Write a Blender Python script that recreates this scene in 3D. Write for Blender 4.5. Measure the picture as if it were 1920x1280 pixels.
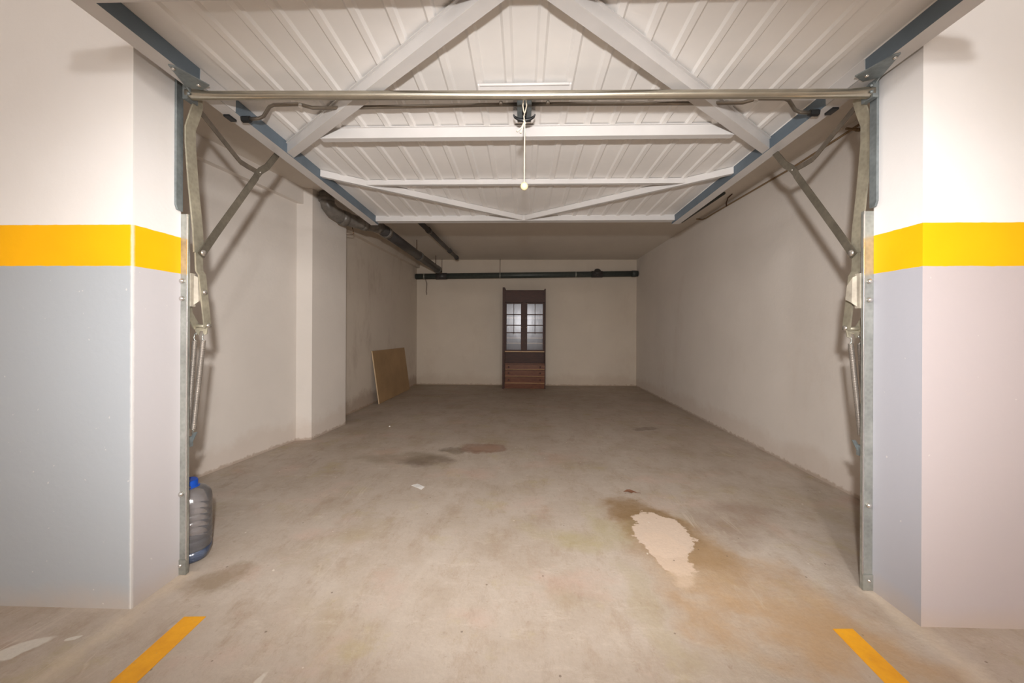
import bpy, bmesh, math, random
from mathutils import Vector, Matrix
random.seed(7)
for o in list(bpy.data.objects): bpy.data.objects.remove(o)
SC = bpy.context.scene
COL = SC.collection
PI = math.pi

# ------------------------------------------------------------------ camera
cam_d = bpy.data.cameras.new('camera'); cam = bpy.data.objects.new('camera', cam_d); COL.objects.link(cam)
YAW, ROLL = 0.0280, 0.0042
fwd = Vector((-math.sin(YAW), math.cos(YAW), 0)); rt = Vector((math.cos(YAW), math.sin(YAW), 0)); up = Vector((0, 0, 1))
r2 = rt*math.cos(ROLL) + up*math.sin(ROLL); u2 = up*math.cos(ROLL) - rt*math.sin(ROLL)
m = Matrix((r2, u2, -fwd)).transposed().to_4x4(); m.translation = Vector((0, 0, 1.1))
cam.matrix_world = m
cam_d.sensor_width = 36; cam_d.lens = 36*720/1920; cam_d.shift_y = -21.5/1920
cam_d.clip_start = 0.02; cam_d.clip_end = 60
SC.camera = cam

# ------------------------------------------------------------------ light
w = bpy.data.worlds.new('world'); SC.world = w; w.use_nodes = True
w.node_tree.nodes['Background'].inputs[0].default_value = (1, .95, .9, 1)
w.node_tree.nodes['Background'].inputs[1].default_value = .15
def area(name, loc, sx, sy, power, col=(1, .93, .85), rot=(0, 0, 0)):
    l = bpy.data.lights.new(name, 'AREA'); l.shape = 'RECTANGLE'; l.size = sx; l.size_y = sy; l.energy = power; l.color = col
    o = bpy.data.objects.new(name, l); COL.objects.link(o); o.location = loc; o.rotation_euler = rot; return o
# one corridor ceiling lamp behind the camera, plus an added fill pair further back
LC = (1, .985, .97)
def soft_point(x, y, power, z=2.30, r=.16):     # soft point source, serves the ceiling lamp and the added fill
    l = bpy.data.lights.new('corridor_lamp_and_fill', 'POINT'); l.energy = power; l.color = LC; l.shadow_soft_size = r
    o = bpy.data.objects.new('corridor_lamp_and_fill', l); COL.objects.link(o); o.location = (x, y, z)
for x, y, p_ in ((-1.3, -3.8, 105), (1.3, -3.8, 105)): soft_point(x, y, p_)  # added fill lights, brighten the garage interior under the door
soft_point(.35, -.55, 72, 2.41, .09)
# the photographer's flash, just behind and above the camera
fl = bpy.data.lights.new('camera_flash', 'SPOT'); fl.energy = 300; fl.color = (1, .972, .95); fl.shadow_soft_size = .035
fl.spot_size = math.radians(90); fl.spot_blend = .7
fo = bpy.data.objects.new('camera_flash', fl); COL.objects.link(fo); fo.location = (0, -.12, 1.42); fo.rotation_euler = (math.radians(81), 0, 0); fo.scale = (1.75, 1, 1)   # a flash head throws wider than high

vs = SC.view_settings
vs.view_transform = 'Standard'; vs.look = 'None'; vs.gamma = 1; vs.use_curve_mapping = False; vs.exposure = 0.0
SC.display_settings.display_device = 'sRGB'

# ------------------------------------------------------------------ materials
def lin(r, g, b):
    f = lambda c: ((c/255+.055)/1.055)**2.4 if c > 10 else c/255/12.92
    return (f(r), f(g), f(b), 1)
class NT:
    def __init__(s, name):
        s.m = bpy.data.materials.new(name); s.m.use_nodes = True; s.t = s.m.node_tree; s.n = s.t.nodes
        s.b = s.n['Principled BSDF']
    def nd(s, typ, **k):
        n = s.n.new(typ)
        for a, v in k.items(): setattr(n, a, v)
        return n
    def L(s, a, b): s.t.links.new(a, b)
    def pos(s):
        if not hasattr(s, '_p'): s._p = s.nd('ShaderNodeNewGeometry').outputs['Position']
        return s._p
    def obj(s):
        if not hasattr(s, '_o'): s._o = s.nd('ShaderNodeTexCoord').outputs['Object']
        return s._o
    def noise(s, scale, detail=4, rough=.55, vec=None, stretch=None, rot=0):
        v = vec if vec is not None else s.pos()
        if stretch:
            mp = s.nd('ShaderNodeMapping'); s.L(v, mp.inputs['Vector']); mp.inputs['Scale'].default_value = stretch
            mp.inputs['Rotation'].default_value = (0, 0, rot); v = mp.outputs[0]
        n = s.nd('ShaderNodeTexNoise'); n.inputs['Scale'].default_value = scale; n.inputs['Detail'].default_value = detail
        n.inputs['Roughness'].default_value = rough; s.L(v, n.inputs['Vector']); return n.outputs['Fac']
    def ramp(s, fac, a, b, ca=(0, 0, 0, 1), cb=(1, 1, 1, 1)):
        r = s.nd('ShaderNodeValToRGB'); s.L(fac, r.inputs[0]); e = r.color_ramp.elements
        e[0].position = a; e[1].position = b; e[0].color = ca; e[1].color = cb; return r.outputs[0]
    def mix(s, fac, a, b, mode='MIX'):
        n = s.nd('ShaderNodeMix'); n.data_type = 'RGBA'; n.blend_type = mode
        for i, v in ((0, fac), (6, a), (7, b)):
            if isinstance(v, (int, float)): n.inputs[i].default_value = v
            elif isinstance(v, tuple): n.inputs[i].default_value = v
            else: s.L(v, n.inputs[i])
        return n.outputs[2]
    def math(s, op, a, b=0.0, c=None):
        n = s.nd('ShaderNodeMath'); n.operation = op
        for i, v in enumerate((a, b, c)):
            if v is None: continue
            if isinstance(v, (int, float)): n.inputs[i].default_value = v
            else: s.L(v, n.inputs[i])
        return n.outputs[0]
    def bump(s, h, strength=.2, dist=.01):
        b = s.nd('ShaderNodeBump'); b.inputs['Strength'].default_value = strength; b.inputs['Distance'].default_value = dist
        s.L(h, b.inputs['Height']); s.L(b.outputs[0], s.b.inputs['Normal'])
    def set(s, col=None, rough=None, metal=None, spec=None):
        for nm, v in (('Base Color', col), ('Roughness', rough), ('Metallic', metal), ('Specular IOR Level', spec)):
            if v is None: continue
            if isinstance(v, (int, float, tuple)): s.b.inputs[nm].default_value = v
            else: s.L(v, s.b.inputs[nm])
        return s

def m_plain(name, c, rough=.5, metal=0, var=.06, scale=20, spec=.5):
    t = NT(name); f = t.noise(scale, vec=t.obj())
    d = tuple(x*(1-var*2) for x in c[:3])+(1,); u = tuple(min(1, x*(1+var)) for x in c[:3])+(1,)
    t.set(t.ramp(f, .3, .7, d, u), rough, metal, spec); return t.m
def m_galv(name, c, rough=.42, metal=.75):
    t = NT(name)
    v = t.nd('ShaderNodeTexVoronoi'); v.inputs['Scale'].default_value = 60; t.L(t.obj(), v.inputs['Vector'])
    f = t.math('MULTIPLY', t.noise(9, 5, vec=t.obj()), 1.0)
    c1 = t.ramp(f, .3, .7, tuple(x*.72 for x in c[:3])+(1,), tuple(min(1, x*1.15) for x in c[:3])+(1,))
    sp = t.ramp(v.outputs['Distance'], 0, .8, (.85, .85, .85, 1), (1.05, 1.05, 1.05, 1))
    t.set(t.mix(1.0, c1, sp, 'MULTIPLY'), rough, metal); t.bump(t.noise(70, 3, vec=t.obj()), .06, .002); return t.m

def m_wall(name, base, dirt=None, dirty=.25, bump=.22):
    t = NT(name)
    c = t.mix(t.ramp(t.noise(1.3, 5), .35, .7), base, tuple(x*.93 for x in base[:3])+(1,))
    if dirt:
        z = t.nd('ShaderNodeSeparateXYZ'); t.L(t.pos(), z.inputs[0])
        low = t.math('SUBTRACT', .35, z.outputs[2]); low = t.math('MULTIPLY', low, 2.2)
        n = t.noise(3.1, 7, .65); s = t.math('ADD', low, t.math('MULTIPLY', n, 1.0))
        c = t.mix(t.math('MULTIPLY', t.ramp(s, .75, 1.5), dirty*1.0), c, dirt)
        foot = t.math('SUBTRACT', .05, z.outputs[2]); foot = t.math('MULTIPLY', foot, 14); foot = t.math('ADD', foot, t.noise(22, 4))
        c = t.mix(t.math('MULTIPLY', t.ramp(foot, .8, 1.3), .5), c, lin(150, 122, 96))
        n2 = t.noise(1.7, 8, .7, stretch=(1, 1, .45)); c = t.mix(t.math('MULTIPLY', t.ramp(n2, .55, .8), dirty), c, dirt)
    t.set(c, .75, 0, .25)
    t.bump(t.math('ADD', t.noise(35, 5), t.math('MULTIPLY', t.noise(5, 3), .8)), bump, .006); return t

WH = lin(231, 223, 215)
M_wall = m_wall('plaster_white', WH, lin(176, 140, 108), .18).m
M_wall_old = m_wall('plaster_stained', lin(218, 206, 192), lin(128, 92, 62), .42).m
M_wall_back = m_wall('plaster_back', lin(216, 203, 187), lin(150, 116, 86), .16).m
M_ceil = m_wall('plaster_ceiling', lin(224, 215, 204), None).m
def m_pier(name, low_col, inner_col, xsplit):
    t = m_wall(name, WH, None, 0, .13)
    g = t.nd('ShaderNodeNewGeometry'); s = t.nd('ShaderNodeSeparateXYZ'); t.L(t.pos(), s.inputs[0])
    z = t.math('ADD', s.outputs[2], t.math('MULTIPLY', t.math('SUBTRACT', t.noise(30, 2), .5), .004))
    up_ = t.mix(t.ramp(t.noise(1.1, 4), .3, .75), lin(232, 229, 228), lin(224, 219, 215))
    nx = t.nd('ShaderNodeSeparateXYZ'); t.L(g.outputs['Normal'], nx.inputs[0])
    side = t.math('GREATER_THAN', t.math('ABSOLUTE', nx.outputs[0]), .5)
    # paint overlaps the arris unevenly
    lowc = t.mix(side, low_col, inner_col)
    dirt = t.noise(2.6, 7, .65); foot = t.math('ADD', t.math('MULTIPLY', t.math('SUBTRACT', .10, s.outputs[2]), 5), dirt)
    lowc = t.mix(t.math('MULTIPLY', t.ramp(foot, .55, 1.2), .45), lowc, lin(190, 170, 150))
    sp = t.noise(38, 2); chip = t.math('MULTIPLY', t.ramp(sp, .74, .76), .5)
    lowc = t.mix(chip, lowc, lin(215, 212, 205))
    yel = t.mix(t.ramp(t.noise(2, 3), .3, .7), lin(250, 184, 0), lin(240, 172, 0))
    c = t.mix(t.math('GREATER_THAN', z, 1.345), lowc, yel)
    c = t.mix(t.math('GREATER_THAN', z, 1.507), c, up_)
    if xsplit:      # corner bead shows through as a pale line along the arris
        vd = t.nd('ShaderNodeVectorMath', operation='DISTANCE'); cb_ = t.nd('ShaderNodeCombineXYZ'); t.L(s.outputs[0], cb_.inputs[0]); t.L(s.outputs[1], cb_.inputs[1])
        t.L(cb_.outputs[0], vd.inputs[0]); vd.inputs[1].default_value = (xsplit, 1.463, 0)
        dd = t.math('ADD', vd.outputs['Value'], t.math('MULTIPLY', t.math('SUBTRACT', t.noise(16, 5, .7), .5), .010))
        c = t.mix(t.math('MULTIPLY', t.ramp(dd, .005, .009, (1, 1, 1, 1), (0, 0, 0, 1)), .55), c, lin(232, 230, 226))
    t.set(c, .62, 0, .3); return t.m
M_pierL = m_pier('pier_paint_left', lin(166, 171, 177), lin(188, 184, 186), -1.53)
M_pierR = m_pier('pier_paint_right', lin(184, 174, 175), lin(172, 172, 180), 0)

def m_floor():
    t = NT('concrete_floor')
    base = t.mix(t.ramp(t.noise(.9, 6, .6), .32, .68), lin(195, 183, 171), lin(179, 165, 151))
    warp = t.nd('ShaderNodeTexNoise'); warp.inputs['Scale'].default_value = 2.2; warp.inputs['Detail'].default_value = 6; t.L(t.pos(), warp.inputs['Vector'])
    vm = t.nd('ShaderNodeVectorMath', operation='SUBTRACT'); t.L(warp.outputs['Color'], vm.inputs[0]); vm.inputs[1].default_value = (.5, .5, .5)
    def wp(k):
        a = t.nd('ShaderNodeVectorMath', operation='SCALE'); t.L(vm.outputs[0], a.inputs[0]); a.inputs['Scale'].default_value = k
        b = t.nd('ShaderNodeVectorMath', operation='ADD'); t.L(t.pos(), b.inputs[0]); t.L(a.outputs[0], b.inputs[1]); return b.outputs[0]
    W1, W2 = wp(.3), wp(.9)
    wf = t.nd('ShaderNodeTexNoise'); wf.inputs['Scale'].default_value = 11; wf.inputs['Detail'].default_value = 8; wf.inputs['Roughness'].default_value = .7; t.L(t.pos(), wf.inputs['Vector'])
    vf = t.nd('ShaderNodeVectorMath', operation='SUBTRACT'); t.L(wf.outputs['Color'], vf.inputs[0]); vf.inputs[1].default_value = (.5, .5, .5)
    vg = t.nd('ShaderNodeVectorMath', operation='SCALE'); t.L(vf.outputs[0], vg.inputs[0]); vg.inputs['Scale'].default_value = .16
    vh = t.nd('ShaderNodeVectorMath', operation='ADD'); t.L(W1, vh.inputs[0]); t.L(vg.outputs[0], vh.inputs[1]); W3 = vh.outputs[0]
    def blob(x, y, rx, ry, ang, soft=.15, W=None):
        mp = t.nd('ShaderNodeMapping', vector_type='TEXTURE'); t.L(W or W1, mp.inputs['Vector'])
        mp.inputs['Location'].default_value = (x, y, 0); mp.inputs['Rotation'].default_value = (0, 0, ang)
        mp.inputs['Scale'].default_value = (rx, ry, 1000)
        l = t.nd('ShaderNodeVectorMath', operation='LENGTH'); t.L(mp.outputs[0], l.inputs[0])
        return t.ramp(l.outputs['Value'], 1-soft, 1+soft, (1, 1, 1, 1), (0, 0, 0, 1))
    c = base
    # cloudy wear, dragged trowel marks
    c = t.mix(t.math('MULTIPLY', t.ramp(t.noise(3.5, 8, .7), .45, .72), .5), c, lin(158, 138, 116))
    c = t.mix(t.math('MULTIPLY', t.ramp(t.noise(2.4, 6, .65, stretch=(1, .35, 1), rot=.5), .55, .75), .5), c, lin(206, 194, 180))
    c = t.mix(t.math('MULTIPLY', t.ramp(t.noise(7, 8, .75, stretch=(1, .3, 1), rot=-.8), .58, .72), .45), c, lin(140, 118, 98))
    c = t.mix(t.math('MULTIPLY', t.ramp(t.noise(1.8, 4), .56, .72), .3), c, lin(170, 150, 98))
    c = t.mix(t.math('MULTIPLY', t.ramp(t.noise(9, 9, .8, stretch=(1, .45, 1), rot=.6), .50, .68), .5), c, lin(156, 132, 108))
    c = t.mix(t.math('MULTIPLY', t.ramp(t.noise(13, 9, .8, stretch=(.4, 1, 1), rot=.5), .54, .68), .4), c, lin(214, 204, 192))
    c = t.mix(t.math('MULTIPLY', t.ramp(t.noise(30, 7, .75), .58, .68), .4), c, lin(130, 108, 86))
    c = t.mix(t.math('MULTIPLY', t.ramp(t.noise(2.8, 7, .7), .56, .66), .28), c, lin(176, 160, 104))
    c = t.mix(t.math('MULTIPLY', t.ramp(t.noise(2.3, 5, .6, stretch=(1, 1.4, 1), rot=1), .55, .7), .3), c, lin(206, 170, 156))
    # floor colour turns darker brown towards the rear, broken up by noise
    s = t.nd('ShaderNodeSeparateXYZ'); t.L(t.pos(), s.inputs[0])
    rear = t.math('ADD', t.math('MULTIPLY', t.math('SUBTRACT', s.outputs[1], 3.2), .3), t.math('MULTIPLY', t.math('SUBTRACT', t.noise(1.0, 5), .5), 1.6))
    c = t.mix(t.math('MULTIPLY', t.ramp(rear, .1, 1.2), .35), c, lin(140, 122, 104))
    # brown stain, then the pale repaired patch in it
    brown = t.noise(6, 9, .75)
    bc = t.mix(t.ramp(brown, .3, .7), lin(160, 130, 98), lin(196, 168, 136))
    mot = t.ramp(t.noise(4, 8, .75), .25, .6, (.25, .25, .25, 1), (1, 1, 1, 1))
    def stain(k, bl, col):
        nonlocal c
        c = t.mix(t.math('MULTIPLY', t.math('MULTIPLY', bl, mot), k), c, col)
    stain(.85, blob(.98, 1.68, .66, .34, -1.0, .45, W2), bc)
    stain(.8, blob(1.08, 1.42, .45, .26, -.8, .5, W2), lin(182, 152, 118))
    stain(.95, blob(.78, 2.14, .44, .27, -1.15, .3, W3), lin(164, 136, 102))
    stain(.9, blob(.75, 2.22, .34, .21, -1.2, .25, W3), lin(140, 114, 82))
    stain(.5, blob(.34, 2.08, .34, .2, .3, .5, W2), lin(168, 156, 108))
    stain(.5, blob(.52, 1.62, .14, .34, .2, .5, W2), lin(172, 158, 128))
    c = t.mix(t.math('MULTIPLY', blob(.765, 2.12, .24, .165, 1.60, .05, W3), .92), c, lin(220, 200, 182))
    c = t.mix(t.math('MULTIPLY', blob(.745, 1.93, .19, .10, 1.65, .10, W3), .85), c, lin(218, 196, 176))
    c = t.mix(t.math('MULTIPLY', blob(.735, 1.76, .10, .075, 1.2, .5, W3), .7), c, lin(212, 190, 168))
    # grey damp marks and the reddish ring
    stain(.85, blob(-.80, 3.18, .25, .15, .2, .45, W3), lin(118, 102, 90))
    stain(.6, blob(-1.02, 3.22, .36, .22, .1, .5, W2), lin(140, 126, 106))
    stain(.8, blob(-.62, 3.5, .13, .1, .1, .4, W3), lin(116, 102, 88))
    stain(.85, blob(-.36, 3.57, .22, .17, .0, .2, W3), lin(142, 108, 90))
    stain(.8, blob(-.36, 3.57, .15, .11, .0, .3, W3), lin(170, 140, 120))
    stain(.8, blob(-1.34, 1.66, .16, .11, .7, .45, W3), lin(150, 132, 110))
    stain(.7, blob(1.38, 4.35, .16, .10, .2, .3, W3), lin(118, 104, 92))
    stain(.55, blob(1.25, 2.3, .3, .28, .4, .6, W2), lin(140, 116, 98))
    # bare lighter scuffs by the left pier
    c = t.mix(t.math('MULTIPLY', blob(-1.74, 1.27, .09, .035, .5, .2), .8), c, lin(220, 214, 204))
    c = t.mix(t.math('MULTIPLY', blob(-1.60, 1.29, .025, .012, .5, .2), .8), c, lin(224, 218, 208))
    c = t.mix(t.math('MULTIPLY', blob(-.82, 1.17, .018, .06, .1, .3), .6), c, lin(224, 218, 208))
    # dusty edges along the piers
    for x in (-1.50, 1.46):
        e = t.math('ABSOLUTE', t.math('SUBTRACT', s.outputs[0], x)); e = t.math('ADD', e, t.math('MULTIPLY', t.noise(9, 5), .12))
        c = t.mix(t.math('MULTIPLY', t.math('MULTIPLY', t.ramp(e, .06, .12, (1, 1, 1, 1), (0, 0, 0, 1)), t.math('LESS_THAN', s.outputs[1], 1.70)), .55), c, lin(214, 198, 178))
    # flecks
    fl_ = t.nd('ShaderNodeTexVoronoi'); fl_.inputs['Scale'].default_value = 9; t.L(t.pos(), fl_.inputs['Vector']); fl_.inputs['Randomness'].default_value = 1
    c = t.mix(t.math('MULTIPLY', t.ramp(fl_.outputs['Distance'], .035, .05, (1, 1, 1, 1), (0, 0, 0, 1)), .6), c, lin(96, 78, 62))
    f2 = t.nd('ShaderNodeTexVoronoi'); f2.inputs['Scale'].default_value = 6.3; t.L(W1, f2.inputs['Vector'])
    c = t.mix(t.math('MULTIPLY', t.ramp(f2.outputs['Distance'], .028, .04, (1, 1, 1, 1), (0, 0, 0, 1)), .7), c, lin(230, 222, 210))
    # hairline scratches
    for rot, sc_ in ((.35, 3.0), (-.9, 4.1)):
        h = t.noise(sc_, 3, .5, stretch=(1, .12, 1), rot=rot); d = t.math('ABSOLUTE', t.math('SUBTRACT', h, .5))
        msk = t.ramp(t.noise(1.4, 3), .55, .7)
        c = t.mix(t.math('MULTIPLY', t.math('MULTIPLY', t.ramp(d, .0015, .004, (1, 1, 1, 1), (0, 0, 0, 1)), msk), .5), c, lin(220, 208, 192))
    fine = t.noise(60, 4, .7); c = t.mix(.5, c, t.ramp(fine, .3, .7, (.82, .82, .82, 1), (1, 1, 1, 1)), 'MULTIPLY')
    t.set(c, t.ramp(t.noise(3, 5), .3, .7, (.5, .5, .5, 1), (.75, .75, .75, 1)), 0, .35)
    t.bump(t.math('ADD', t.noise(14, 8, .7), t.math('MULTIPLY', t.noise(80, 3), .4)), .25, .008)
    return t.m
M_floor = m_floor()

def m_line():
    t = NT('yellow_floor_paint')
    c = t.mix(t.ramp(t.noise(9, 6, .7), .35, .7), lin(240, 172, 26), lin(222, 152, 22))
    c = t.mix(t.math('MULTIPLY', t.ramp(t.noise(50, 4, .7), .62, .72), .35), c, lin(176, 150, 110))
    t.set(c, .6); t.bump(t.noise(40, 5), .2, .003); return t.m
M_line = m_line()
M_door = m_plain('white_painted_steel', lin(232, 229, 226), .42, 0, .03, 3)
M_door2 = m_plain('white_painted_brace', lin(203, 200, 198), .45, 0, .03, 5)
M_blue = m_plain('blue_grey_galvanised', lin(112, 126, 138), .5, .35, .08, 6)
M_galv = m_galv('galvanised_steel', lin(176, 178, 172), .40, .7)
M_zinc = m_galv('zinc_plated_arm', lin(172, 165, 146), .5, .5)
M_link = m_galv('grey_brown_link', lin(124, 117, 104), .5, .6)  # darker grey-brown than the lever arms
M_stay = m_galv('dark_stay', lin(116, 106, 94), .5, .5)
M_brk = m_galv('bracket_zinc', lin(168, 160, 146), .65, .15)
M_dgalv = m_galv('dull_galvanised_plate', lin(140, 148, 150), .5, .6)
M_bolt = m_plain('bright_bolt', lin(210, 206, 200), .25, .9, .03)
M_spring = m_plain('spring_steel', lin(168, 160, 152), .42, .6, .08)
M_tube = m_plain('steel_tube', lin(178, 172, 158), .28, .9, .05, 12)
M_rod = m_plain('steel_rod', lin(140, 132, 122), .35, .8, .06)
M_black = m_plain('black_plastic', lin(28, 30, 32), .45)
M_cord = m_plain('cotton_cord', lin(196, 186, 168), .9)
M_ball = m_plain('cream_plastic_ball', lin(212, 200, 160), .35, 0, .02)
M_pvc = m_plain('dark_grey_pvc', lin(64, 61, 60), .4, 0, .12, 6)
M_pvcg = m_plain('grey_pvc', lin(112, 106, 99), .35, 0, .22, 14)
M_green = m_plain('dark_green_pvc', lin(66, 72, 68), .45, 0, .1)
M_wire = m_plain('rusty_wire', lin(92, 66, 46), .7, .3)
M_cable = m_plain('brown_cable', lin(140, 116, 86), .6)
M_card = m_plain('white_card', lin(238, 236, 232), .6, 0, .02)
M_print = m_plain('grey_print', lin(190, 188, 186), .6, 0, .02)
M_leaf = m_plain('dry_brown_leaf', lin(112, 74, 52), .8, 0, .2, 60)
M_board = m_plain('fibreboard_face', lin(172, 140, 102), .7, 0, .08, 3)
M_boarde = m_plain('fibreboard_edge', lin(214, 186, 150), .7)
M_cap = m_plain('blue_plastic_cap', lin(14, 76, 180), .35, 0, .04)
def m_wood(name, c1, c2, rough=.3):
    t = NT(name)
    n = t.noise(6, 6, .6, vec=t.obj(), stretch=(1.5, 6, 8)); n2 = t.noise(30, 4, .6, vec=t.obj(), stretch=(.4, 4, 6))
    c = t.mix(t.math('MULTIPLY', n2, .5), t.ramp(n, .3, .7, c1, c2), c1); t.set(c, rough, 0, .3); return t.m
M_wood = m_wood('dark_walnut', lin(54, 28, 18), lin(80, 44, 28), .5)
M_drawer = m_wood('reddish_walnut', lin(88, 46, 24), lin(128, 76, 44), .3)
M_trim = m_wood('polished_edge', lin(170, 128, 84), lin(196, 158, 110), .25)
def m_glass(name):
    t = NT(name); n = t.n; n.remove(t.b)
    g = t.nd('ShaderNodeBsdfGlossy'); g.inputs['Roughness'].default_value = .22; g.inputs['Color'].default_value = (.95, .96, 1, 1)
    tr = t.nd('ShaderNodeBsdfTransparent'); tr.inputs['Color'].default_value = (.8, .8, .82, 1)
    mx = t.nd('ShaderNodeMixShader'); mx.inputs[0].default_value = .03
    w_ = t.nd('ShaderNodeBump'); w_.inputs['Strength'].default_value = .12; w_.inputs['Distance'].default_value = .01
    t.L(t.noise(9, 2, .5, vec=t.obj(), stretch=(1, 1, .4)), w_.inputs['Height']); t.L(w_.outputs[0], g.inputs['Normal'])
    t.L(tr.outputs[0], mx.inputs[1]); t.L(g.outputs[0], mx.inputs[2]); t.L(mx.outputs[0], n['Material Output'].inputs[0]); return t.m
M_glass = m_glass('cabinet_glass')
def m_pet(name, tint, dcol, fd, bs=.3):
    t = NT(name); n = t.n; n.remove(t.b)
    tr = t.nd('ShaderNodeBsdfTransparent'); tr.inputs['Color'].default_value = tint
    df = t.nd('ShaderNodeBsdfDiffuse'); df.inputs['Color'].default_value = dcol
    g = t.nd('ShaderNodeBsdfGlossy'); g.inputs['Roughness'].default_value = .14
    bm = t.nd('ShaderNodeBump'); bm.inputs['Strength'].default_value = bs; bm.inputs['Distance'].default_value = .01
    t.L(t.noise(34, 5, .6, vec=t.obj()), bm.inputs['Height']); t.L(bm.outputs[0], g.inputs['Normal'])
    a = t.nd('ShaderNodeMixShader'); a.inputs[0].default_value = fd; t.L(tr.outputs[0], a.inputs[1]); t.L(df.outputs[0], a.inputs[2])
    fr = t.nd('ShaderNodeFresnel'); fr.inputs[0].default_value = 1.5; f2 = t.math('ADD', fr.outputs[0], .06)
    b = t.nd('ShaderNodeMixShader'); t.L(f2, b.inputs[0]); t.L(a.outputs[0], b.inputs[1]); t.L(g.outputs[0], b.inputs[2])
    t.L(b.outputs[0], n['Material Output'].inputs[0]); return t.m
M_pet = m_pet('clear_bottle_plastic', (.96, .965, .98, 1), lin(214, 212, 218), .14)
M_petb = m_pet('bluish_bottle_base', (.72, .81, .95, 1), lin(120, 148, 196), .22)

# ------------------------------------------------------------------ mesh helpers
class MB:
    def __init__(s): s.bm = bmesh.new(); s.mi = 0
    def face(s, vs, smooth=False):
        try: f = s.bm.faces.new(vs)
        except ValueError: return None
        f.material_index = s.mi; f.smooth = smooth; return f
    def box(s, x0, x1, y0, y1, z0, z1, bev=0):
        v = [s.bm.verts.new((x, y, z)) for x in (x0, x1) for y in (y0, y1) for z in (z0, z1)]
        fs = [s.face([v[i] for i in q]) for q in ((0, 1, 3, 2), (4, 6, 7, 5), (0, 4, 5, 1), (2, 3, 7, 6), (0, 2, 6, 4), (1, 5, 7, 3))]
        if bev: bmesh.ops.bevel(s.bm, geom=list({e for f in fs for e in f.edges}), offset=bev, segments=2, affect='EDGES')
        return s
    def prism(s, pts, z0, z1, bev=0):     # pts in XY
        a = [s.bm.verts.new((x, y, z0)) for x, y in pts]; b = [s.bm.verts.new((x, y, z1)) for x, y in pts]; n = len(pts)
        fs = [s.face(a[::-1]), s.face(b)] + [s.face([a[i], a[(i+1) % n], b[(i+1) % n], b[i]]) for i in range(n)]
        if bev: bmesh.ops.bevel(s.bm, geom=list({e for f in fs for e in f.edges}), offset=bev, segments=1, affect='EDGES')
        return s
    def poly(s, pts, off):                # a planar polygon of 3-D points given thickness by vector off
        off = Vector(off); a = [s.bm.verts.new(p) for p in pts]; b = [s.bm.verts.new(Vector(p)+off) for p in pts]; n = len(pts)
        s.face(a[::-1]); s.face(b)
        for i in range(n): s.face([a[i], a[(i+1) % n], b[(i+1) % n], b[i]])
        return s
    def strip(s, rows):                   # grid of vertex rows, quads
        R = [[s.bm.verts.new(p) for p in r] for r in rows]
        for i in range(len(R)-1):
            for j in range(len(R[i])-1): s.face([R[i][j], R[i][j+1], R[i+1][j+1], R[i+1][j]])
        return R
    def tube(s, pts, r, seg=14, cap=True, smooth=True):
        P = [Vector(p) for p in pts]; n = len(P); rad = r if isinstance(r, (list, tuple)) else [r]*n
        rings = []; nrm = None
        for i in range(n):
            d = (P[min(i+1, n-1)]-P[max(i-1, 0)]).normalized()
            if nrm is None: nrm = d.orthogonal().normalized()
            else:
                nrm = nrm - d*nrm.dot(d)
                nrm = nrm.normalized() if nrm.length > 1e-6 else d.orthogonal().normalized()
            bn = d.cross(nrm)
            rings.append([s.bm.verts.new(P[i]+(nrm*math.cos(2*PI*k/seg)+bn*math.sin(2*PI*k/seg))*rad[i]) for k in range(seg)])
        for i in range(n-1):
            for k in range(seg): s.face([rings[i][k], rings[i][(k+1) % seg], rings[i+1][(k+1) % seg], rings[i+1][k]], smooth)
        if cap: s.face(rings[0][::-1]); s.face(rings[-1])
        return s
    def flat(s, pts, w, t):               # flat bar whose wide face looks along X: pts (x,y,z), w in the YZ plane, t along X
        P = [Vector(p) for p in pts]; n = len(P); R = []
        for i in range(n):
            d = P[min(i+1, n-1)]-P[max(i-1, 0)]; d.x = 0; d.normalize(); q = Vector((0, -d.z, d.y))
            R.append([s.bm.verts.new(P[i]+q*a+Vector((b, 0, 0))) for a, b in ((-w/2, -t/2), (w/2, -t/2), (w/2, t/2), (-w/2, t/2))])
        for i in range(n-1):
            for k in range(4): s.face([R[i][k], R[i][(k+1) % 4], R[i+1][(k+1) % 4], R[i+1][k]])
        s.face(R[0][::-1]); s.face(R[-1]); return s
    def cyl(s, a, b, r, seg=18, smooth=True): return s.tube([a, b], r, seg, True, smooth)
    def lathe(s, prof, c=(0, 0, 0), seg=32, sq=1.0, smooth=True):   # prof (r,z); sq<1 makes the round squarish
        rings = []
        for r, z in prof:
            ring = []
            for k in range(seg):
                a = 2*PI*k/seg; ca, sa = math.cos(a), math.sin(a)
                f = 1/((abs(ca)**(2/sq)+abs(sa)**(2/sq))**(sq/2)) if sq != 1 else 1
                ring.append(s.bm.verts.new((c[0]+r*ca*f, c[1]+r*sa*f, c[2]+z)))
            rings.append(ring)
        for i in range(len(rings)-1):
            for k in range(seg): s.face([rings[i][k], rings[i][(k+1) % seg], rings[i+1][(k+1) % seg], rings[i+1][k]], smooth)
        s.face(rings[0][::-1]); s.face(rings[-1]); return s
    def dome(s, c, axis, r, h, seg=14):    # bolt head: low dome along axis
        ax = Vector(axis).normalized(); c = Vector(c)
        return s.tube([c, c+ax*h*.35, c+ax*h*.75, c+ax*h], [r, r, r*.75, r*.25], seg)
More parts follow.
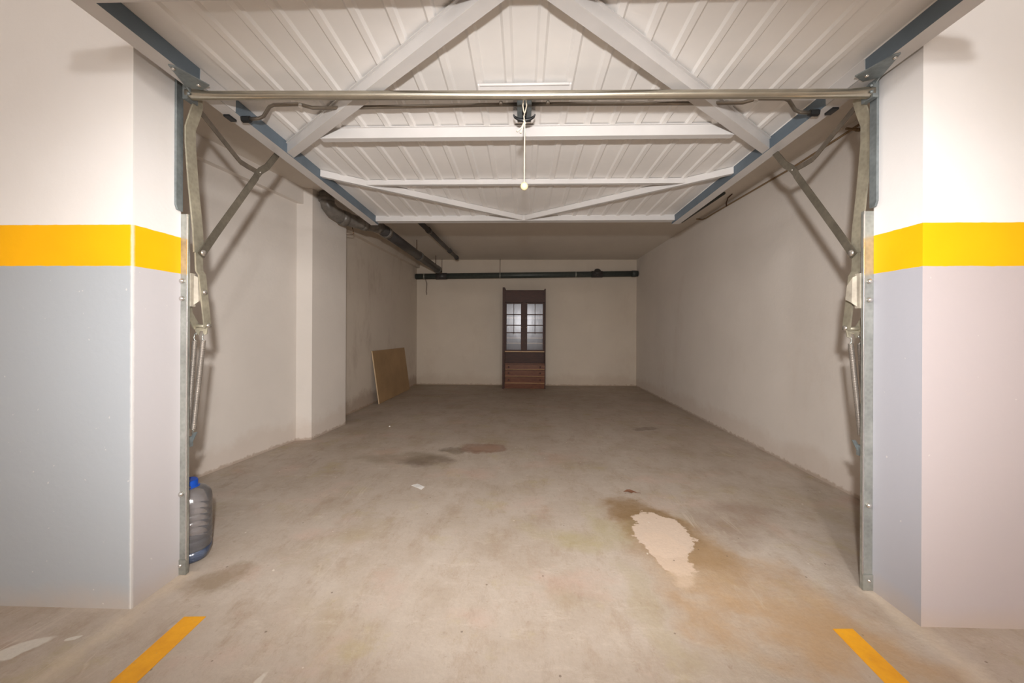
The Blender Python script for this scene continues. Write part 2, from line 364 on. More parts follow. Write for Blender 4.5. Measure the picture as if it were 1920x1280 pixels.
    def build(s, name, mat, parent=None, fix=True):
        if fix: bmesh.ops.recalc_face_normals(s.bm, faces=s.bm.faces)
        me = bpy.data.meshes.new(name); s.bm.to_mesh(me); s.bm.free()
        for mm in (mat if isinstance(mat, (list, tuple)) else [mat]): me.materials.append(mm)
        o = bpy.data.objects.new(name, me); COL.objects.link(o)
        if parent: o.parent = parent
        return o
def tag(o, label, cat, group=None):
    o['label'] = label; o['category'] = cat
    if group: o['group'] = group
    return o
def thing(name, label, cat, loc=(0, 0, 0), rot=(0, 0, 0), group=None):
    o = bpy.data.objects.new(name, None); COL.objects.link(o); o.location = loc; o.rotation_euler = rot; o.empty_display_size = .1
    return tag(o, label, cat, group)
def struct(o): o['kind'] = 'structure'; return o
def mir(pts, s, dx=0, dy=0): return [(s*x+dx, y+dy, z) for x, y, z in pts]

# ------------------------------------------------------------------ setting
struct(MB().box(-5, 5, -5, 9, -.2, 0).build('floor', M_floor))
ZC = 2.5
struct(MB().box(-5, 5, -5, 9, ZC, ZC+.2).build('ceiling', M_ceil))
struct(MB().box(-2.6, 2.7, 7.66, 7.9, 0, ZC).build('wall_back', M_wall_back))
struct(MB().prism([(2.20, 1.675), (2.245, 7.66), (2.5, 7.66), (2.5, 1.675)], 0, ZC).build('wall_right', M_wall))
struct(MB().prism([(-2.56, 1.675), (-2.40, 2.70), (-2.235, 3.73), (-2.10, 3.77), (-2.05, 4.38), (-2.05, 4.40), (-2.9, 4.40), (-2.9, 1.675)], 0, ZC).build('wall_left', M_wall))
struct(MB().prism([(-2.27, 4.40), (-2.13, 7.66), (-2.9, 7.66), (-2.9, 4.40)], 0, ZC).build('wall_left_rear', M_wall_old))
# downstand beams along the left wall
struct(MB().prism([(-2.50, 1.675), (-2.175, 3.76), (-2.6, 3.76), (-2.9, 1.675)], 2.34, ZC).build('trim_1', M_wall))
struct(MB().prism([(-2.19, 4.40), (-2.07, 7.66), (-2.6, 7.66), (-2.6, 4.40)], 2.335, ZC).build('trim_2', M_wall_old))
struct(MB().box(-5, -1.53, 1.463, 1.675, 0, ZC).build('wall_front_left', M_pierL))
struct(MB().box(1.49, 5, 1.475, 1.675, 0, ZC).build('wall_front_right', M_pierR))
struct(MB().box(-1.53, 1.49, 1.475, 1.675, 2.28, ZC).build('wall_front', M_wall))
# the parking corridor behind the camera
struct(MB().box(-5, 5, -5.2, -5, 0, ZC).build('wall_corridor', M_wall))
struct(MB().box(-5.2, -5, -5, 1.675, 0, ZC).build('wall_corridor_left', M_wall))
struct(MB().box(5, 5.2, -5, 1.675, 0, ZC).build('wall_corridor_right', M_wall))

# floor lines
def line(pts, label):
    o = MB().poly([(x, y, 0.0) for x, y in pts], (0, 0, .0015)).build('floor_line', M_line); tag(o, label, 'floor marking', 'yellow bay lines on the floor')
line([(-1.287, 1.430), (-1.205, 1.434), (-1.185, .95), (-1.268, .95)], 'yellow painted bay line on the floor by the left pier')
line([(1.150, 1.452), (1.224, 1.455), (1.205, .97), (1.122, .97)], 'yellow painted bay line on the floor by the right pier')

# ------------------------------------------------------------------ garage door (tilted open overhead)
TILT = -math.atan(.0225)
door = thing('garage_door', 'white ribbed single-panel steel garage door raised overhead on its arms', 'garage door', (.003, 1.2, 2.15), (TILT, 0, 0))
HW, LEN, N0 = 1.455, 2.43, -.05
def dm(): return MB()
# ribbed sheet
xs = []
k = -10
while k <= 10:
    c = (k+.5)*.1336
    if abs(c) < HW-.05: xs += [(c-.022, 0), (c-.012, -.009), (c+.012, -.009), (c+.022, 0)]
    k += 1
xs = [(-HW+.01, 0)] + xs + [(HW-.01, 0)]
b = MB(); ys = [N0, LEN]
low = [[(x, y, .070+z) for x, z in xs] for y in ys]; hi = [[(x, y, .074+z) for x, z in xs] for y in ys]
b.strip(low); b.strip(hi)
for y in ys: b.strip([[(x, y, .070+z) for x, z in xs], [(x, y, .074+z) for x, z in xs]])
b.build('ribbed_panel', M_door, door)
# side rails: hollow section, white below, bare blue-grey steel on the inner web
for s in (-1, 1):
    b = MB(); x0, x1 = s*HW, s*(HW-.070)
    a, c = min(x0, x1), max(x0, x1)
    b.box(a, c, N0, LEN, 0, .0685, .0)
    o = b.build('side_rail', [M_door2, M_blue], door)
    for p in o.data.polygons:
        if p.normal.x*s < -.9: p.material_index = 1
    b = MB(); xi = s*(HW-.070); b.box(min(xi, xi-s*.004), max(xi, xi-s*.004), .40, .60, .001, .067); b.build('reinforcement_plate', M_door2, door)
    b = MB(); xo = s*HW; b.box(min(xo, xo+s*.016), max(xo, xo+s*.016), N0, .95, .012, .022); b.build('edge_lip', m_plain('weather_lip', lin(196, 186, 168), .5) if s < 0 else bpy.data.materials['weather_lip'], door)
    b = MB(); xo = s*(HW-.002); b.box(min(xo, xo-s*.028), max(xo, xo-s*.028), .615, .665, -.010, 0); b.build('rubber_stop', M_black, door)
# end rails
b = MB(); b.box(-HW+.07, HW-.07, N0, .002, 0, .0695); b.build('top_rail', M_door2, door)
b = MB(); b.box(-HW+.07, HW-.07, 2.365, LEN, .018, .0695)
b.box(-HW+.07, HW-.07, 2.361, 2.365, .018, .05); b.build('bottom_rail', [M_door2], door)
def brace(name, p, q, wd, z0, z1, parent=door, end=(None, None), mat=M_door2, lip=True):
    p, q = Vector((*p, 0)), Vector((*q, 0)); d = (q-p).normalized(); n = Vector((-d.y, d.x, 0))
    if n.y < 0: n = -n
    b = MB()
    def quad(a, c):   # ends cut flush with the side rail
        A = [p+n*a, q+n*a, q+n*c, p+n*c]
        if end[1] is not None:
            for i, sh in ((1, a), (2, c)):
                k = (end[1]-A[i].x)/d.x; A[i] = A[i]+d*k
        if end[0] is not None:
            for i, sh in ((0, a), (3, c)):
                k = (end[0]-A[i].x)/d.x; A[i] = A[i]+d*k
        return [(v.x, v.y) for v in A]
    b.prism(quad(0, wd), z0, z1)
    if lip: b.prism(quad(-.010, wd+.010), z1-.004, z1)   # thin flange pressed against the sheet
    return b.build(name, mat, parent)
for s in (-1, 1):
    brace('diagonal_brace', (s*.06, -.045), (s*1.383, 1.005), .052, .004, .060, end=(None, s*1.3845))
    brace('small_diagonal_brace', (s*1.384, 1.375), (s*.012, 2.355), .026, .022, .0665, lip=False, end=(s*1.3845, None))
brace('cross_brace', (-1.11, .858), (1.11, .858), .040, .006, .064)
brace('small_cross_brace', (-1.155, 1.548), (1.155, 1.548), .030, .030, .066, lip=False)
# strip with a rolled lip below the middle ribs
b = MB(); b.poly([(-.208, .503, .048), (.208, .503, .048), (.208, .562, .026), (-.208, .562, .026)], (0, 0, .008)); b.tube([(-.205, .515, .056), (-.195, .502, .050), (.195, .502, .050), (.205, .515, .056)], .006, 8); b.build('stiffener_strip', M_door2, door)
b = MB(); b.cyl((.004, .535, .046), (.004, .535, .030), .006, 10); b.tube([(.004, .535, .032), (.004, .545, .024), (.004, .553, .030)], .003, 8); b.build('cord_eye', M_galv, door)
# lock
b = MB(); b.box(-.034, .034, .59, .735, .012, .056, .002); lk = b.build('lock_box', M_dgalv, door)
b = MB(); b.box(-.010, .010, .60, .66, .006, .013); b.build('lock_slot', M_black, lk)
b = MB()
b.tube([(-.052, .655, .004), (-.046, .668, .0), (-.028, .680, -.004), (0, .686, -.006), (.028, .680, -.004), (.046, .668, .0), (.052, .655, .004)], [.003, .006, .008, .010, .008, .006, .003], 10)
b.cyl((0, .686, -.004), (0, .686, .014), .008, 10); b.build('lock_handle', M_black, lk)
b = MB(); b.box(-.055, .055, .70, .75, .052, .0575); b.build('lock_backing', M_door2, lk)
for s in (-1, 1):
    rod = [(s*.034, .615, .030), (s*.95, .625, .030), (s*1.02, .622, .030), (s*1.07, .592, .030), (s*1.19, .592, .028), (s*1.215, .60, .025), (s*1.275, .645, .006), (s*1.30, .650, -.002), (s*1.36, .650, -.006)]
    b = MB(); b.tube(rod, .0085, 10); r_ = b.build('lock_rod', M_rod, door)
    b = MB(); b.cyl((s*1.345, .650, -.006), (s*1.385, .650, -.006), .016, 6, False); b.build('rod_bumper', M_black, r_)
    b = MB(); b.cyl((s*.11, .603, .022), (s*.11, .603, .036), .009, 8); b.cyl((s*1.062, .592, .016), (s*1.062, .592, .03), .010, 8); b.build('rod_clip', M_bolt, r_)
# hinge brackets on the side rails
for s in (-1, 1):
    b = MB(); pts = [(s*1.405, .275, -.001), (s*1.385, .285, -.001), (s*1.342, .40, -.001), (s*1.40, .43, -.001), (s*1.450, .405, -.001)]
    b.poly(pts, (0, 0, -.005))
    b.poly([(s*1.450, .40, 0), (s*1.450, .455, 0), (s*1.450, .465, -.030), (s*1.450, .440, -.030)], (-s*.005, 0, 0))
    hb = b.build('hinge_bracket', M_dgalv, door)
    b = MB()
    for q in ((1.402, .295), (1.385, .395)): b.dome((s*q[0], q[1], -.006), (0, 0, -1), .008, .006, 10)
    b.build('bracket_bolt', M_bolt, hb)

# lifting gear (arms move with the door)
inv = Matrix.Translation((.003, 1.2, 2.15)) @ Matrix.Rotation(TILT, 4, 'X'); inv = inv.inverted()
def world_part(mb, name, mat, parent=door):
    o = mb.build(name, mat, parent)
    if parent is door: o.data.transform(inv)
    return o
def wsub(mb, name, mat, parent):
    o = mb.build(name, mat, parent); o.data.transform(inv); return o
for s, dx, dy in ((-1, 0, 0), (1, -.012, .022)):
    M_ = lambda pts: mir(pts, s, dx, dy)
    lev = [(1.462, 1.675, 2.150), (1.468, 1.690, 2.105), (1.478, 1.686, 2.060), (1.498, 1.685, 2.000), (1.502, 1.690, 1.93), (1.498, 1.702, 1.75), (1.488, 1.715, 1.55), (1.484, 1.716, 1.446), (1.484, 1.718, 1.395), (1.484, 1.72, 1.365), (1.474, 1.724, 1.345), (1.474, 1.733, 1.27), (1.474, 1.744, 1.19), (1.474, 1.756, 1.105)]
    b = MB(); b.flat(M_(lev[:8]), .052, .007); b.flat(M_(lev[7:]), .038, .007)
    la = world_part(b, 'lever_arm', M_zinc)
    b = MB(); ax = (-s, 0, 0)
    for (x, y, z, r) in ((1.462, 1.716, 1.446, .015), (1.470, 1.733, 1.268, .012), (1.470, 1.755, 1.115, .012)):
        p = M_([(x, y, z)])[0]; b.dome(p, ax, r, .010)
    wsub(b, 'rivet', M_bolt, la)
    b = MB(); b.flat(M_([(1.518, 1.70, 1.24), (1.518, 1.705, 1.17), (1.516, 1.745, 1.105)]), .034, .005)
    wsub(b, 'rear_link_plate', M_zinc, la)
    b = MB(); b.cyl(M_([(1.474, 1.752, 1.112)])[0], M_([(1.518, 1.740, 1.112)])[0], .009, 12); wsub(b, 'cross_pin', M_zinc, la)
    # link to the door edge, and the stay that braces it
    lk1 = [(1.470, 1.712, 1.435), (1.470, 1.80, 1.56), (1.468, 2.02, 1.865), (1.466, 2.065, 1.93), (1.472, 2.085, 1.955), (1.472, 2.11, 1.985), (1.466, 2.155, 2.025), (1.464, 2.225, 2.115), (1.464, 2.255, 2.155)]
    b = MB(); b.flat(M_(lk1), .036, .006); li = world_part(b, 'link_arm', M_link)
    b = MB(); b.dome(M_([(1.467, 2.10, 1.972)])[0], ax, .006, .005, 8); wsub(b, 'rivet', M_bolt, li)
    lk2 = [(1.476, 1.668, 2.112), (1.474, 1.72, 2.085), (1.470, 1.93, 1.978), (1.468, 1.955, 1.966), (1.474, 2.02, 1.968), (1.476, 2.105, 1.972)]
    b = MB(); b.flat(M_(lk2), .026, .005); world_part(b, 'stay_arm', M_stay)
    # springs
    for (xa, ya, xb, yb, hide) in ((1.488, 1.748, 1.522, 1.735, 0), (1.523, 1.742, 1.553, 1.742, 1)):
        P0 = Vector((xa, ya, 1.045)); P1 = Vector((xb, yb, .635)); d = (P1-P0); L_ = d.length; d.normalize()
        n1 = d.orthogonal().normalized(); n2 = d.cross(n1); turns = 88; pts = []; N = turns*9
        for i in range(N+1):
            tt = i/N; a = 2*PI*turns*tt; q = P0+d*L_*tt+(n1*math.cos(a)+n2*math.sin(a))*.0088; pts.append(tuple(q))
        b = MB(); b.tube(M_(pts), .0024, 5)
        sp = world_part(b, 'coil_spring', M_spring)
        b = MB()
        t0 = P0+Vector((0, 0, .045))
        b.tube(M_([tuple(P0+n1*.0088), tuple(P0+Vector((.004, 0, .012))), tuple(P0+Vector((0, 0, .030))), tuple(P0+Vector((-.006, 0, .036))), tuple(P0+Vector((-.008, 0, .026)))]), .0028, 7)
        b.tube(M_([tuple(P1+n1*.0088), tuple(P1+Vector((.003, 0, -.012))), tuple(P1+Vector((.004, 0, -.024)))]), .0028, 7)
        wsub(b, 'spring_hook', M_galv, sp)
    b = MB(); b.poly(M_([(1.468, 1.748, 1.108), (1.526, 1.742, 1.108), (1.520, 1.742, 1.088), (1.506, 1.742, 1.070), (1.498, 1.742, 1.090), (1.488, 1.745, 1.090), (1.482, 1.745, 1.070), (1.472, 1.748, 1.075)]), (0, .004, 0))
    world_part(b, 'spring_plate', M_zinc)

# torsion tube that ties the two arms together
b = MB(); b.tube([(-1.470, 1.645, 2.126), (-1.452, 1.645, 2.126), (-1.425, 1.646, 2.124), (-1.38, 1.648, 2.123), (0, 1.652, 2.109), (1.36, 1.648, 2.096), (1.405, 1.646, 2.096), (1.432, 1.645, 2.096), (1.450, 1.645, 2.096)], [.024, .023, .021, .0185, .0185, .0185, .021, .023, .024], 20)
tb = world_part(b, 'crossbar_tube', M_tube)
b = MB()
for s, x, z in ((-1, -1.458, 2.126), (1, 1.440, 2.096)):
    b.dome((x-s*.01, 1.622, z+.016), (0, -1, 0), .007, .008, 8); b.dome((x-s*.01, 1.622, z-.010), (0, -1, 0), .007, .008, 8)
    b.box(min(x, x+s*.022), max(x, x+s*.022), 1.625, 1.68, z-.028, z+.034)
wsub(b, 'tube_clamp', M_dgalv, tb)

# ------------------------------------------------------------------ pull cord
pc = thing('pull_cord', 'knotted cream pull cord with a round ball hanging from the door centre', 'pull cord', (.004, 1.725, 1.745))
def tw(pts): return [(x, y, z-1.745) for x, y, z in pts]
b = MB()
b.tube(tw([(.0, 0, 2.172), (-.004, 0, 2.14), (-.008, -.012, 2.10), (-.004, -.014, 2.075), (0, -.012, 2.065)]), .0028, 7)
b.tube(tw([(.0, 0, 2.172), (.006, 0, 2.14), (.009, -.010, 2.10), (.004, -.014, 2.075), (0, -.012, 2.065)]), .0028, 7)
b.tube(tw([(0, -.012, 2.067), (-.003, -.014, 2.05), (.001, -.016, 2.02), (.001, -.01, 1.98), (.0, 0, 1.90), (0, 0, 1.75)]), .003, 7)
b.tube(tw([(0, -.014, 2.035), (-.003, -.022, 2.028), (.003, -.016, 2.020), (-.004, -.012, 2.014)]), .0045, 7)
b.tube(tw([(-.003, -.016, 2.022), (-.013, -.018, 2.0), (-.034, -.018, 1.982)]), [.003, .003, .0045], 7)
b.tube(tw([(-.003, -.016, 2.022), (-.009, -.018, 1.995), (-.018, -.018, 1.974)]), [.003, .003, .0045], 7)
b.build('cord', M_cord, pc)
b = MB(); b.lathe([(.001, -.018), (.009, -.0156), (.0156, -.009), (.018, 0), (.0156, .009), (.009, .0156), (.001, .018)], seg=20)
b.build('ball', M_ball, pc)

# ------------------------------------------------------------------ fixed side tracks
def track(s, dx, label):
    T = thing('door_track', label, 'door track', (s*1.53+dx, 1.68, 0), group='steel tracks beside the opening')
    T.location.x = 0; T.location.y = 0
    M_ = lambda pts: mir(pts, s, dx)
    def bx(b, x0, x1, y0, y1, z0, z1, bev=0): a, c = s*x0+dx, s*x1+dx; b.box(min(a, c), max(a, c), y0, y1, z0, z1, bev)
    b = MB(); bx(b, 1.501, 1.544, 1.6755, 1.679, .004, 1.612)      # face
    bx(b, 1.499, 1.5025, 1.6755, 1.688, .004, 1.612)               # returned edge
    bx(b, 1.501, 1.544, 1.686, 1.688, .004, 1.612); b.build('rail', M_galv, T)
    b = MB(); bx(b, 1.497, 1.499, 1.674, 1.6755, .06, 1.60); bx(b, 1.499, 1.5035, 1.6735, 1.6755, .06, 1.612); b.build('bright_edge', M_bolt, T)
    b = MB(); pts = [(1.5285, 1.640, 2.20), (1.5285, 1.640, 1.645), (1.5285, 1.648, 1.625), (1.5285, 1.672, 1.622), (1.5285, 1.672, 2.20)]
    b.poly(M_(pts), (-s*.010, 0, 0)); b.build('header_plate', M_dgalv, T)
    for z in (1.313, 1.234, .361, .043):
        b = MB(); b.dome((s*1.523+dx, 1.6755, z), (0, -1, 0), .0115 if z > .1 else .009, .012); b.build('bolt', M_bolt, T)
    b = MB(); bx(b, 1.498, 1.548, 1.670, 1.6755, .002, .068, .001); b.build('foot_clip', M_galv, T)
    # bent bracket that carries the lever pivot
    b = MB(); b.poly(M_([(1.498, 1.700, 1.345), (1.484, 1.712, 1.335), (1.480, 1.712, 1.225), (1.496, 1.700, 1.205)]), (0, .004, 0))
    b.poly(M_([(1.484, 1.712, 1.335), (1.480, 1.712, 1.225), (1.476, 1.74, 1.24), (1.478, 1.735, 1.30)]), (s*.004, 0, 0))
    bx(b, 1.494, 1.502, 1.688, 1.712, 1.20, 1.35)
    b.build('pivot_bracket', M_brk, T)
    b = MB(); b.poly(M_([(1.504, 1.735, .622), (1.520, 1.735, .620), (1.542, 1.735, .585), (1.542, 1.735, .560), (1.532, 1.735, .565)]), (0, .004, 0))
    bx(b, 1.528, 1.548, 1.688, 1.742, .555, .60); b.build('spring_anchor', M_dgalv, T)
    return T
track(-1, 0, 'galvanised steel door track fixed to the left pier')
track(1, -.050, 'galvanised steel door track fixed to the right pier')

# ------------------------------------------------------------------ water bottle
wb = thing('water_bottle', 'large clear plastic water bottle with blue cap standing behind the left track', 'bottle', (-1.617, 1.805, 0), (0, 0, .5))
R = .098; prof = [(R*.80, .002), (R*.93, .008), (R, .03), (R*1.0, .055)]
o = MB().lathe(prof, seg=40, sq=.72).build('bottle_base', M_petb, wb)
prof = [(R*1.0, .055), (R*.965, .062), (R*.965, .070), (R, .078)]
z = .078
for i in range(5):
    prof += [(R, z+.018), (R*.97, z+.023), (R*.97, z+.026), (R, z+.031)]; z += .031
prof += [(R, .265), (R*.985, .285), (R*.92, .305), (R*.75, .325), (R*.52, .338), (R*.45, .342)]
o = MB().lathe(prof, seg=40, sq=.72).build('bottle_body', M_pet, wb)
b = MB(); b.lathe([(.050, .334), (.052, .337), (.052, .341), (.046, .343), (.045, .345), (.045, .368), (.042, .3715)], seg=30); cp = b.build('cap', M_cap, wb)
b = MB(); b.tube([(-.045, .01, .349), (-.05, -.02, .350), (-.035, -.052, .351), (.0, -.062, .351), (.03, -.055, .351)], .0045, 8); b.build('carry_handle', M_pet, wb)
b = MB(); b.box(-.022, .012, .0, .03, .371, .3745, .001); b.build('cap_tab', M_cap, cp)

# ------------------------------------------------------------------ display cabinet at the back wall
CX, CY, CW, CD = .024, 7.21, .81, .38
cb = thing('display_cabinet', 'tall dark walnut display cabinet with glazed doors against the back wall', 'cabinet', (CX, CY, 0))
H = CW/2
b = MB(); b.box(-H, -H+.045, -.02, CD, 0, 1.90, .003); b.box(-H, -H+.03, -.035, 0, 0, .70, .003); b.build('side_panel', M_wood, cb)
b = MB(); b.box(H-.022, H, -.012, CD, 0, 1.875, .003); b.build('side_panel', M_wood, cb)
b = MB(); b.box(-H+.045, H-.022, CD-.015, CD, .1, 1.85); b.build('back_panel', M_wood, cb)
b = MB(); b.box(-H+.045, H-.022, .0, CD-.02, 1.825, 1.85, .003); b.box(-H+.045, H-.022, .004, .02, 1.655, 1.825); b.build('cornice', M_wood, cb)
b = MB(); b.box(-H+.045, H-.022, .01, CD-.02, 1.625, 1.655, .002); b.build('upper_rail', M_wood, cb)
for z in (1.33, .95, .85): MB().box(-H+.046, H-.023, .05, CD-.02, z-.009, z+.009).build('shelf', M_trim, cb)
MB().box(-.028, .028, .0, .03, .70, 1.63, .004).build('centre_post', M_wood, cb)
for s in (-1, 1):
    x0, x1 = (-H+.048, -.03) if s < 0 else (.03, H-.025)
    z0, z1 = .705, 1.62; f = .030
    b = MB(); b.box(x0, x0+f, -.004, .016, z0, z1, .003); b.box(x1-f, x1, -.004, .016, z0, z1, .003); b.box(x0+f, x1-f, -.004, .016, z1-f, z1, .002); b.box(x0+f, x1-f, -.004, .016, z0, z0+f*.8, .002)
    dr = b.build('glazed_door', M_wood, cb)
    MB().box(x0+f-.004, x1-f+.004, .006, .010, z0+.02, z1-f+.004).build('glass_pane', M_glass, dr)
    b = MB(); xm = (x0+x1)/2; b.box(xm-.006, xm+.006, -.004, .012, 1.02, z1-f)
    for z in (1.39, 1.19, 1.05): b.box(x0+f, x1-f, -.004, .013, z-.010, z+.010)
    b.build('glazing_bars', M_wood, dr)
    b = MB(); b.dome(((x1-.015) if s < 0 else (x0+.015), -.004, 1.15), (0, -1, 0), .010, .018, 10); b.build('knob', M_trim, dr)
b = MB(); b.box(-H+.045, H-.022, .01, CD-.02, .685, .703); b.box(-H+.045, H-.022, -.006, .012, .697, .706); b.build('niche_top', M_trim, cb)
b = MB(); b.box(-H+.046, H-.023, .12, .14, .475, .685); b.build('niche_panel', M_wood, cb)
b = MB(); b.box(-H+.045, H-.022, -.01, CD-.02, .455, .475, .003); b.build('worktop', M_drawer, cb)
for z0, z1 in ((.365, .45), (.237, .353), (.108, .225)):
    b = MB(); b.box(-H+.05, H-.018, -.02, .12, z0, z1, .006); d = b.build('drawer', M_drawer, cb)
    b = MB(); b.box(-H+.05, H-.018, -.026, -.018, z0-.004, z0+.006, .002); b.build('drawer_edge', M_trim, d)
    for x in (-H+.12, H-.10):
        b = MB(); b.tube([(x, -.02, (z0+z1)/2), (x, -.034, (z0+z1)/2), (x, -.042, (z0+z1)/2)], [.010, .016, .012], 12); b.build('knob', M_wood, d)
b = MB(); b.box(-H+.045, H-.022, .01, .03, .0, .10, .002); b.build('plinth', M_drawer, cb)

# ------------------------------------------------------------------ board leaning on the left wall
b = MB()
A0, A1, B0, B1 = Vector((-2.105, 5.60, .003)), Vector((-2.075, 7.02, .003)), Vector((-2.195, 5.55, .785)), Vector((-2.150, 6.92, .775))
nn = (A1-A0).cross(B0-A0).normalized()*.016
if nn.x < 0: nn = -nn
b.poly([A0, A1, B1, B0], -nn)
o = b.build('leaning_board', [M_board, M_boarde])
for p in o.data.polygons:
    if abs(p.normal.x) < .6: p.material_index = 1
tag(o, 'tan fibreboard sheet leaning against the left wall near the back corner', 'board')

# ------------------------------------------------------------------ pipes
P = thing('drain_pipe', 'thick grey drain pipe with an elbow running along the left ceiling edge', 'pipe', (-1.64, 4.6, 2.27))
P.location = (0, 0, 0)
b = MB(); b.tube([(-1.665, 4.42, 2.283), (-1.655, 5.5, 2.272), (-1.63, 7.40, 2.252)], .064, 24); b.build('pipe_run', M_pvc, P)
for y, z in ((4.62, 2.281), (6.05, 2.266), (7.30, 2.253)):
    x = -1.665+(y-4.42)*.0117; MB().cyl((x, y-.04, z), (x, y+.04, z), .072, 24).build('coupling', M_pvcg, P)
b = MB(); b.tube([(-2.005, 3.86, 2.49), (-2.005, 3.86, 2.42), (-2.0, 3.875, 2.37), (-1.975, 3.93, 2.32), (-1.92, 4.03, 2.288), (-1.84, 4.15, 2.278), (-1.74, 4.29, 2.280), (-1.69, 4.37, 2.283), (-1.667, 4.44, 2.284)], [.066, .066, .068, .070, .070, .068, .066, .066, .066], 24)
el = b.build('elbow', M_pvcg, P)
b = MB(); b.tube([(-1.93, 4.015, 2.29), (-1.89, 4.075, 2.282)], .078, 24); b.tube([(-1.79, 4.22, 2.279), (-1.76, 4.265, 2.279)], .076, 24); b.tube([(-2.005, 3.86, 2.44), (-2.005, 3.86, 2.40)], .076, 24); b.build('elbow_collar', M_pvcg, P)
for a, c in (((-1.66, 5.95, 2.33), (-1.66, 5.95, 2.5)), ((-1.645, 7.2, 2.31), (-1.645, 7.2, 2.5))): MB().cyl(a, c, .006, 8).build('hanger_rod', M_wire, P)
P = thing('ceiling_pipe', 'thin dark capped pipe on the ceiling right of the thick drain pipe', 'pipe', (0, 0, 0))
b = MB(); b.tube([(-1.285, 4.3, 2.43), (-1.225, 7.10, 2.43)], .032, 18); b.build('pipe_run', M_pvc, P)
for y in (5.12, 6.45, 7.05):
    x = -1.285+(y-4.3)*.0214; MB().cyl((x, y-.05, 2.43), (x, y+.05, 2.43), .040, 18).build('coupling', M_pvc, P)
P = thing('wall_pipe', 'dark horizontal drain pipe running across the top of the back wall', 'pipe', (0, 0, 0))
b = MB(); b.tube([(-2.12, 7.545, 2.150), (2.235, 7.545, 2.207)], .056, 22); b.build('pipe_run', M_green, P)
zz = lambda x: 2.15+(x+2.12)*.0131
for x in (-1.95, -.45, 1.03): 
    MB().cyl((x-.010, 7.545, zz(x)), (x+.010, 7.545, zz(x)), .0585, 22).build('clamp', M_galv, P)
for x in (-.45, -1.60): MB().cyl((x, 7.545, 2.2), (x, 7.545, 2.5), .005, 8).build('hanger_rod', M_wire, P)
MB().cyl((1.34, 7.545, zz(1.4)), (1.55, 7.545, zz(1.5)), .064, 22).build('coupling', M_pvc, P)
b = MB(); b.cyl((1.445, 7.545, zz(1.4)), (1.445, 7.48, zz(1.4)+.06), .062, 22); b.build('inspection_cap', M_pvc, P)
MB().cyl((-1.72, 7.545, zz(-1.7)), (-1.50, 7.545, zz(-1.5)), .064, 22).build('coupling', M_pvc, P)
b = MB(); b.cyl((2.12, 7.545, zz(2.1)), (2.2, 7.545, zz(2.2)), .063, 22); b.build('coupling', M_green, P)

# ------------------------------------------------------------------ small wires and cables
b = MB(); b.tube([(2.193, 2.20, 2.462), (2.195, 2.6, 2.452), (2.2, 3.2, 2.438), (2.205, 3.9, 2.452), (2.208, 4.55, 2.462), (2.212, 4.70, 2.462), (2.205, 4.80, 2.47), (2.20, 4.86, 2.492), (2.16, 4.86, 2.498)], .0075, 10)
tag(b.build('cable_conduit', M_cable), 'thin brown cable run high along the right wall just under the ceiling', 'cable')
b = MB(); b.tube([(2.19, 4.20, 2.445), (2.17, 4.17, 2.47), (2.14, 4.08, 2.49), (2.13, 3.98, 2.497)], .006, 8)
tag(b.build('wire_loop', M_wire), 'short dark wire loop near the ceiling above the right wall cable', 'wire')
b = MB(); b.tube([(2.02, 3.92, 2.485), (2.02, 4.95, 2.485)], .014, 10)
tag(b.build('ceiling_conduit', M_green), 'dark green conduit on the ceiling beside the far right door corner', 'conduit')
b = MB(); b.cyl((2.20, 2.58, 2.42), (2.10, 2.56, 2.42), .008, 8); b.cyl((2.20, 2.58, 2.42), (2.175, 2.575, 2.42), .011, 10)
tag(b.build('cable_clip', M_cable), 'small cable clip on the right wall beside the door lever arm', 'clip')
b = MB(); b.tube([(-1.99, 4.41, 2.29), (-1.975, 4.41, 2.25), (-1.972, 4.41, 2.21), (-1.985, 4.41, 2.197), (-2.055, 4.405, 2.197)], .004, 8)
tag(b.build('wire_hook', M_wire), 'thin hooked wire sticking out of the left pilaster below the pipe', 'wire')
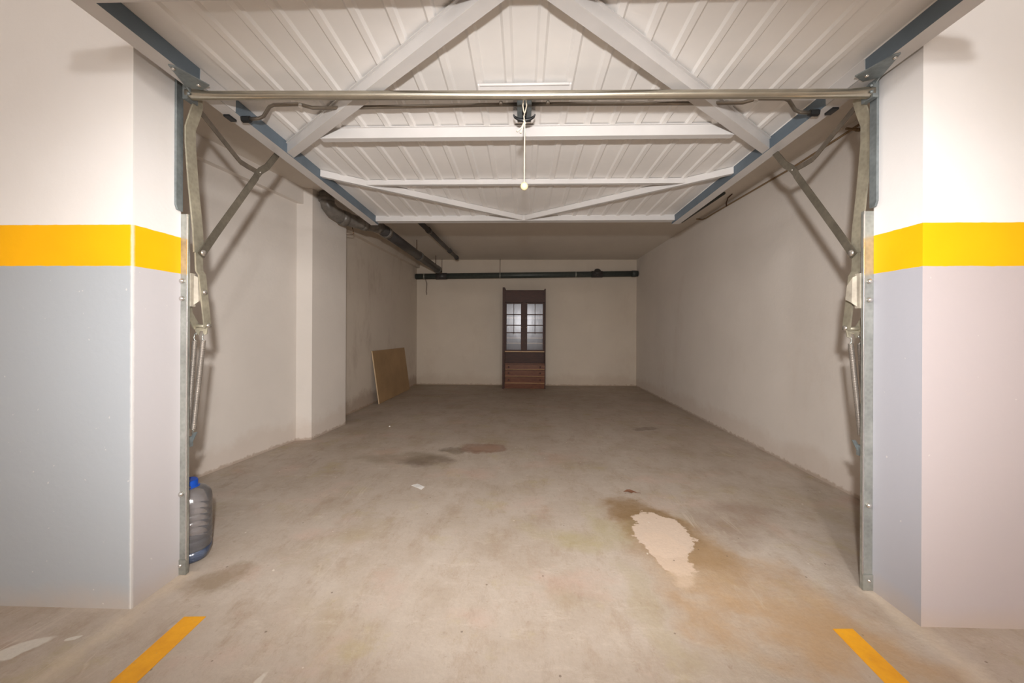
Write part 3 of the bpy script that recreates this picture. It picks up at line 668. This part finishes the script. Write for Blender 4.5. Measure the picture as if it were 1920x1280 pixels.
b = MB(); b.tube([(-1.94, 7.60, 2.10), (-1.925, 7.645, 2.02), (-1.93, 7.65, 1.92), (-1.94, 7.65, 1.86), (-1.925, 7.645, 1.83), (-1.93, 7.65, 1.80)], .006, 8)
tag(b.build('hanging_wire', M_wire), 'dangling dark wire on the back wall below the pipe left end', 'wire')

# ------------------------------------------------------------------ litter
cd = thing('paper_card', 'small white printed card lying on the garage floor', 'card', (-.725, 2.67, 0))
pts = [(-.020, .048), (.044, -.005), (.033, -.050), (-.057, .019)]
MB().poly([(x, y, .001) for x, y in pts], (0, 0, .0015)).build('card_sheet', M_card, cd)
b = MB()
u = Vector((.064, -.053, 0)); v = Vector((-.037, -.029, 0)); o_ = Vector((-.020, .048, 0))
for i in range(5):
    a0 = o_+v*(.14+i*.165)+u*.12; a1 = a0+u*(.72 if i % 2 else .6)
    b.poly([(p.x, p.y, .0026) for p in (a0, a1, a1+v*.06, a0+v*.06)], (0, 0, .0003))
b.build('print_lines', M_print, cd)
b = MB()
pts = [(-.045, .010, .002), (-.02, .020, .012), (.0, .012, .016), (.03, .014, .004), (.045, -.006, .002), (.02, -.004, .012), (.005, -.018, .004), (-.02, -.006, .010)]
vv = [b.bm.verts.new(p) for p in pts]; cc = b.bm.verts.new((0, .002, .006))
for i in range(8): b.face([vv[i], vv[(i+1) % 8], cc])
for vt in list(vv): pass
b.cyl((.045, -.006, .002), (.065, -.014, .003), .0012, 5)
o = b.build('dry_leaf', M_leaf); o.location = (.736, 2.631, 0); sm = o.modifiers.new('thick', 'SOLIDIFY'); sm.thickness = .0015
tag(o, 'small curled brown dry leaf on the floor beyond the pale patch', 'leaf')
for i, (x, y, lab) in enumerate([(-1.50, 4.30, 'white plaster crumb on the floor by the left pilaster'), (.82, 1.31, None)]):
    if lab is None: continue
    b = MB(); b.lathe([(.003, 0), (.010, .003), (.008, .010), (.002, .013)], seg=7, smooth=False); o = b.build('plaster_crumb', M_card); o.location = (x, y, 0); tag(o, lab, 'debris')
